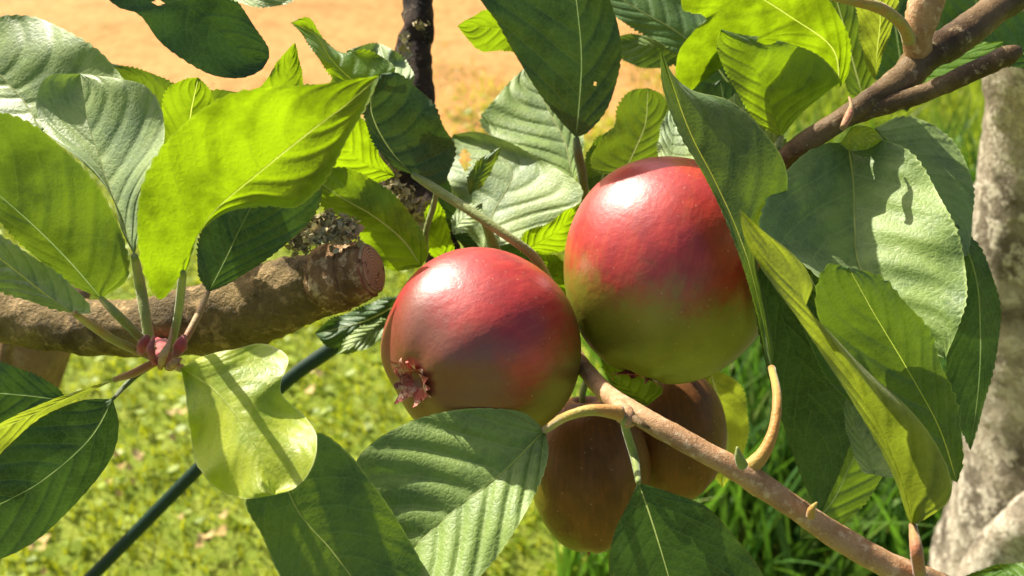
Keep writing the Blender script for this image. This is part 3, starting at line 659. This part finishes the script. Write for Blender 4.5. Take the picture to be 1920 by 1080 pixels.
leaf('large dark leaf hanging stalk-down at the top centre with a white speck', 'dark',
     [(1080, 258), (1085, 200), (1090, 120), (1085, 40), (1070, -60), (1040, -150)], [(1050, 225), (1005, 165), (968, 105), (935, 45), (895, -15), (900, -90)],
     [(1105, 245), (1142, 195), (1162, 120), (1160, 55), (1138, -10), (1100, -90)], .385, (-.05, .4), (-.006, -.002), pet=[(1084, 290, .402), (1092, 330, .412), (1098, 400, .43)], pmat='stalk_dark', prad=9, rib='rib_dark', ribr=2.5, tooth=2.5, holes=[(1116, 158, 5, 3)])
leaf('small bright leaf tip left of the large dark hanging leaf', 'green',
     [(1010, 60), (960, 55), (910, 50), (858, 48)], [(990, 100), (945, 93), (908, 96), (880, 76)], [(960, 20), (920, 18), (890, 30)], .41, BACK, rib=None, N=70)
leaf('dark toothed leaf above the largest apple, below the sandy gap', 'mid',
     [(1165, 330), (1190, 280), (1210, 230), (1215, 165)], [(1120, 320), (1110, 290), (1150, 240), (1158, 205), (1180, 172)], [(1215, 310), (1245, 270), (1262, 225), (1245, 182)], .43, (.2, .35), (-.003, .003), rib='rib')
leaf('pale frosted sliver of leaf directly above the largest apple', 'pale',
     [(1255, 320), (1258, 280), (1262, 240), (1268, 200)], [(1236, 300), (1238, 250), (1250, 215)], [(1330, 320), (1315, 270), (1285, 225)], .405, LIT, rib=None)
leaf('bright lime leaf point wedged between the frosted leaf and the largest apple', 'fresh',
     [(975, 475), (1010, 455), (1050, 430), (1085, 385)], [(985, 435), (1030, 420), (1060, 395)], [(1010, 475), (1060, 465), (1085, 430)], .40, BACK, rib=None, N=60)
leaf('thin yellow-green leaf standing behind the top of the crimson apple', 'fresh',
     [(838, 490), (822, 450), (812, 410), (818, 370)], [(812, 480), (800, 440), (798, 400)], [(850, 470), (840, 430), (832, 400)], .42, BACK, rib=None, N=50)
# --- top right
leaf('bright sunlit yellow-green leaf at the top with toothed left edge', 'fresh',
     [(1575, 165), (1560, 90), (1480, 30), (1400, -20), (1330, -60)], [(1500, 110), (1420, 85), (1345, 88), (1302, 165), (1270, 160), (1272, 100), (1300, 60), (1325, 30), (1280, 15), (1290, -40)],
     [(1592, 130), (1590, 70), (1560, 10), (1510, -50), (1420, -80)], .392, (.2, .6), (.003, -.003), rib='rib_lime', ribr=2.2, tooth=4, teeth=34)
leaf('folded yellow-green leaf pointing down with a torn dark hole at its upper rim', 'green',
     [(1465, 258), (1450, 210), (1425, 150), (1400, 100), (1352, 55)], [(1420, 230), (1378, 165), (1350, 110), (1345, 75)],
     [(1500, 215), (1560, 165), (1575, 150), (1545, 112), (1500, 88), (1440, 72), (1395, 66)], .366, (.3, .55), (-.004, .006), rib=None, curl=(-.003, 0), holes=[(1438, 76, 19, 8)], tooth=2.5, pet=[(1458, 275, .37), (1450, 300, .37)], prad=8)
leaf('dark leaf crossing the top edge right of the large hanging leaf', 'mid',
     [(1330, 110), (1270, 60), (1200, 20), (1120, -30)], [(1290, 110), (1230, 75), (1170, 42), (1120, 0)], [(1350, 60), (1290, 5), (1220, -30)], .425, (-.1, -.1), (-.003, .005), rib='rib')
leaf('dull grey-green leaf half hidden above the sandy gap', 'frost',
     [(1285, 105), (1230, 88), (1190, 82), (1140, 75)], [(1250, 125), (1200, 125), (1160, 105)], [(1240, 70), (1190, 66), (1160, 68)], .44, (-.1, .05), rib=None, N=60)
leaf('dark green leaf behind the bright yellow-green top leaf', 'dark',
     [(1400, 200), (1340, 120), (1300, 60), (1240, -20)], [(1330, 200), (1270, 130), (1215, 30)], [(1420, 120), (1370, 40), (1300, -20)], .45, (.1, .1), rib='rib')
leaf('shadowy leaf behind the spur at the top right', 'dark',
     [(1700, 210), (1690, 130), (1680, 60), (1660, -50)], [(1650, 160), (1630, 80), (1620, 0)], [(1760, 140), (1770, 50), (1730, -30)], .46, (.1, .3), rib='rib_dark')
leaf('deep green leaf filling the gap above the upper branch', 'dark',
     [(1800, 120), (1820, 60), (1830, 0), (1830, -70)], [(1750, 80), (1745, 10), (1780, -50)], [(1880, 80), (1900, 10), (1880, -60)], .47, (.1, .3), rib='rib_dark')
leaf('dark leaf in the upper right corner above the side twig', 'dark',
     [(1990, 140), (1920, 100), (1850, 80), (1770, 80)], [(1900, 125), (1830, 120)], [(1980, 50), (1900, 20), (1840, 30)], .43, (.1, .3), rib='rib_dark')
leaf('narrow light green leaf lying along the side twig at the right', 'green',
     [(1600, 225), (1700, 150), (1800, 105), (1882, 78)], [(1690, 135), (1790, 92)], [(1700, 185), (1810, 140), (1860, 105)], .40, (-.1, -.6), rib=None, teeth=12)
leaf('upright pale yellow-green leaf below the pale stalk at the top right', 'olive',
     [(1640, 150), (1645, 90), (1650, 40), (1650, -30)], [(1622, 110), (1612, 50), (1610, -10)], [(1652, 110), (1675, 40), (1685, -20)], .385, (.2, .5), rib='rib_lime')
leaf('olive shaded leaf between the bright top leaf and the pale upright one', 'mid',
     [(1620, 190), (1600, 120), (1585, 60), (1560, -30)], [(1590, 170), (1575, 100), (1550, 30)], [(1640, 130), (1625, 70), (1605, 0)], .42, (.2, .3), rib='rib')
stalk_thing('pale cream leaf stalk arching into the spur at the top right', [(1560, -6, .34, 7), (1600, 2, .34, 9), (1650, 15, .342, 11), (1690, 45, .348, 11), (1706, 78, .354, 12)], 'stalk_orange')
leaf('small frosted toothed leaf behind the tip of the folded yellow-green leaf', 'frost',
     [(1470, 320), (1440, 270), (1400, 220), (1378, 175)], [(1420, 290), (1378, 235), (1365, 195)], [(1480, 280), (1440, 220), (1410, 180)], .385, (-.1, -.2), rib='rib')
leaf('small lime leaf base just under the upper branch joint', 'lime',
     [(1575, 270), (1600, 255), (1625, 252), (1655, 262)], [(1600, 238), (1635, 240)], [(1595, 282), (1630, 278)], .357, (0, .1), rib=None, N=50, teeth=4, tooth=0.5)
# --- long leaf crossing in front of the largest apple
leaf('long dark leaf with a curved pale edge crossing the largest apple', 'mid',
     [(1447, 690), (1430, 600), (1405, 500), (1372, 410), (1335, 330), (1290, 240), (1238, 92)],
     [(1440, 690), (1422, 600), (1393, 500), (1360, 410), (1318, 325), (1272, 245), (1243, 165)],
     [(1448, 640), (1430, 540), (1420, 460), (1470, 380), (1472, 310), (1430, 245), (1370, 190), (1300, 170), (1262, 140)], .326, (-.1, .12), (-.004, .019), wavy=.0016, rib='rib_lime', ribr=4.5,
     pet=[(1457, 740, .312, 8.5), (1452, 800, .305, 10), (1432, 850, .303, 13), (1398, 884, .304, 18)], prad=11, pmat='stalk_orange', tooth=2)
# --- right group
leaf('large toothed leaf right of the apples, left half shaded and right half sunlit', 'frost',
     [(1590, 268), (1600, 340), (1603, 430), (1612, 500), (1660, 590), (1720, 640), (1772, 672)],
     [(1540, 272), (1490, 305), (1445, 362), (1424, 430), (1440, 465), (1500, 490), (1580, 560), (1680, 640)],
     [(1650, 262), (1710, 290), (1762, 370), (1800, 455), (1812, 545), (1795, 615)], .346, (-.12, -.58), (-.026, -.016), rib='rib', ribr=3.6, quilt=.0022, tooth=4.5, wavy=.001, teeth=34)
leaf('rounded leaf behind the upper right of the large toothed leaf', 'frost',
     [(1640, 240), (1700, 300), (1760, 380), (1815, 480)], [(1650, 300), (1710, 400), (1770, 470)], [(1690, 220), (1750, 235), (1800, 285), (1824, 350), (1822, 420)], .372, (-.1, -.45), (-.004, .010), rib='rib_dark', tooth=4)
leaf('tall dark leaf against the grey trunk at the right', 'dark',
     [(1795, 420), (1830, 520), (1838, 620), (1835, 720), (1820, 845)], [(1790, 500), (1790, 600), (1775, 680), (1790, 770)], [(1840, 470), (1872, 560), (1872, 640), (1852, 730)], .385, (.1, .45), (.002, .003), rib='rib_dark', tooth=4)
leaf('bright green leaf in the centre of the right-hand group', 'mid',
     [(1795, 905), (1760, 800), (1700, 690), (1640, 590), (1590, 500)], [(1700, 850), (1620, 740), (1560, 650), (1530, 570), (1550, 500)],
     [(1805, 850), (1790, 750), (1762, 680), (1738, 615), (1690, 560), (1650, 520)], .310, (.15, .45), (.002, .002), rib='rib_lime', ribr=2.2, tooth=6, teeth=22)
leaf('shaded leaf piece behind the yellowish curled leaf', 'mid',
     [(1660, 800), (1600, 680), (1540, 560), (1490, 465)], [(1560, 720), (1500, 600), (1470, 510)], [(1680, 700), (1620, 590), (1550, 485)], .345, (.1, -.1), rib='rib', tooth=3)
leaf('long curled yellowish-green leaf sweeping down to a red stalk at the lower right', 'olive',
     [(1712, 985), (1690, 900), (1650, 800), (1590, 690), (1525, 590), (1450, 490), (1386, 392)],
     [(1702, 970), (1672, 885), (1622, 792), (1560, 692), (1500, 602), (1440, 520), (1398, 450)],
     [(1740, 970), (1778, 940), (1782, 895), (1750, 825), (1700, 762), (1620, 690), (1545, 612), (1512, 580), (1522, 530), (1490, 480), (1430, 432)], .282, (.15, .35), (-.006, .002), curl=(-.002, .003), rib=None, wavy=.002, teeth=18, tooth=1.2,
     pet=[(1718, 1030, .294), (1724, 1075, .300), (1728, 1100, .304)], prad=12, pmat='stalk_red')
leaf('very dark leaf hanging between the largest apple and the curled yellowish leaf', 'dark',
     [(1430, 480), (1470, 600), (1510, 720), (1535, 840), (1538, 965)], [(1415, 560), (1440, 700), (1480, 830), (1510, 910)], [(1500, 560), (1570, 680), (1602, 780), (1580, 870)], .362, (.1, .5), rib=None, tooth=2)
leaf('pale frosted edge of leaf showing left of the curled leaf', 'pale',
     [(1640, 890), (1625, 850), (1605, 800), (1590, 735)], [(1615, 880), (1592, 820), (1583, 770)], [(1680, 890), (1650, 820), (1620, 760)], .335, LIT, rib=None, N=60)
leaf('shaded hanging leaf at the bottom centre with a pale midrib', 'dark',
     [(1197, 905), (1218, 965), (1240, 1035), (1262, 1110), (1290, 1200)], [(1178, 945), (1152, 1000), (1143, 1080), (1180, 1160)],
     [(1240, 918), (1320, 948), (1372, 1000), (1420, 1060), (1440, 1120), (1380, 1190)], .312, (.2, .6), (.002, .003), pet=[(1190, 860, .312), (1175, 810, .308), (1168, 780, .305)], prad=8, pmat='stalk', rib='rib', ribr=2.6, tooth=1.5)
leaf('folded veined leaf on an arched orange stalk at the bottom centre', 'frost',
     [(1022, 806), (940, 888), (860, 950), (780, 1022), (700, 1110)], [(1028, 850), (1010, 910), (968, 990), (905, 1075), (820, 1150)],
     [(985, 776), (930, 767), (860, 768), (790, 784), (730, 810), (690, 838), (668, 872), (672, 960), (680, 1050)], .325, (-.12, -.45), (-.006, -.008), pet=[(1060, 782, .306, 9), (1110, 769, .302, 11), (1165, 775, .305, 15)], prad=12, pmat='stalk_orange', rib='rib', ribr=3.2, quilt=.0014, tooth=2, wavy=.0012)
leaf('dark leaf slanting off the bottom edge below the lime leaf', 'mid',
     [(520, 870), (560, 960), (620, 1030), (680, 1110), (740, 1190)], [(462, 935), (492, 1005), (530, 1085), (620, 1180)],
     [(590, 812), (655, 852), (702, 912), (745, 975), (785, 1045), (815, 1120)], .305, (.30, -.05), (.002, .002), rib='rib', ribr=3, tooth=1.5)
leaf('olive leaf lit through beside the small brown apple', 'olive',
     [(1330, 690), (1350, 760), (1365, 830), (1355, 915)], [(1300, 740), (1320, 820), (1335, 880)], [(1385, 720), (1402, 790), (1390, 860)], .45, (.2, .4), rib='rib')
leaf('dark curled leaf under the sawn branch left of the crimson apple', 'dark',
     [(760, 560), (710, 590), (660, 610), (590, 625)], [(740, 610), (680, 635), (620, 650)], [(720, 560), (660, 585), (620, 600)], .43, (0, -.2), rib='rib', wavy=.002)
leaf('thin pale-edged leaf lying over the dark rod beside the crimson apple', 'frost',
     [(740, 600), (700, 620), (670, 640), (630, 665)], [(715, 635), (680, 655)], [(710, 600), (660, 625)], .425, (0, -.6), rib=None, N=50)
leaf('green leaf between the crimson and the largest apple', 'green',
     [(1075, 560), (1050, 520), (1030, 500), (1005, 470)], [(1050, 550), (1022, 520)], [(1070, 510), (1040, 480)], .40, BACK, rib=None, N=50)
leaf('light green leaf tip poking up under the largest apple', 'green',
     [(1215, 760), (1180, 730), (1150, 705), (1125, 670)], [(1180, 750), (1145, 720)], [(1240, 730), (1190, 690)], .40, (0, -.2), rib=None, N=50)

stalk_thing('thin pale stalk hanging behind the crimson apple, beside the dark upright branch', [(820, 352, .405, 5), (812, 390, .408, 6), (800, 430, .41, 6), (795, 480, .415, 7)], 'stalk')
stalk_thing('short green stalk between the long green stalk and the frosted leaves', [(905, 412, .40, 6), (918, 440, .405, 9), (930, 475, .41, 12)], 'stalk')
leaf('small withered dark leaf scrap caught between the frosted leaves', 'mid', [(880, 365), (895, 330), (915, 300), (940, 275)], [(878, 335), (900, 300)], [(905, 345), (925, 310)], .40, (.3, .2), rib=None, N=50)
leaf('tiny frosted leaf beside the top of the dark upright branch bend', 'pale', [(850, 440), (862, 415), (885, 395), (905, 380)], [(848, 415), (862, 390)], [(880, 430), (900, 410)], .412, LIT, rib=None, N=50)
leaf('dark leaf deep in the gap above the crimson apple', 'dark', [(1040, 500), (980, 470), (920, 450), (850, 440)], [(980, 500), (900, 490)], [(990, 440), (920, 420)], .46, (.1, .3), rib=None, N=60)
leaf('broad dark leaf low behind the curled yellowish leaf', 'mid', [(1500, 1010), (1560, 940), (1600, 860), (1650, 780)], [(1510, 940), (1560, 850), (1600, 790)], [(1560, 1000), (1630, 930), (1670, 850)], .42, (.1, .3), rib='rib_dark')
leaf('light green leaf rim at the lower right corner', 'green', [(1980, 1110), (1920, 1085), (1870, 1072), (1810, 1080)], [(1920, 1110), (1860, 1100)], [(1930, 1062), (1870, 1060)], .40, LIT, rib=None, N=50)

leaf('small green leaf between the dark hanging leaf stalk and the toothed leaf', 'mid', [(1100, 335), (1115, 300), (1140, 265), (1165, 235)], [(1098, 300), (1120, 260)], [(1140, 320), (1160, 285)], .44, (.2, .3), rib=None, N=50)
leaf('dark leaf hanging straight down behind the curved pale-edged leaf and under the upper branch', 'dark', [(1400, 300), (1380, 250), (1360, 200), (1350, 150)], [(1350, 300), (1310, 230), (1320, 170)], [(1440, 270), (1420, 210), (1390, 165)], .44, (.1, .2), rib='rib_dark')

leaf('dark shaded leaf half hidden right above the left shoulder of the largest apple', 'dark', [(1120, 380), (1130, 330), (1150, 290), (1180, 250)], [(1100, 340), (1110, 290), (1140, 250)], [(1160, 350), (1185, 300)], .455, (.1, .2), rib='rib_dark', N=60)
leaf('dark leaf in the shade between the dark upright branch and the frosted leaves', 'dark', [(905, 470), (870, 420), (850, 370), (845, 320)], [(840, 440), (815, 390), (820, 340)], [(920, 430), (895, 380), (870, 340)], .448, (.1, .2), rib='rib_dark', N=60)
leaf('shaded leaf behind the hooked twisted leaf tip', 'mid', [(720, 215), (700, 180), (665, 150), (625, 140)], [(680, 215), (640, 190), (620, 165)], [(735, 180), (700, 140), (655, 125)], .43, (.1, .3), rib='rib', N=60)
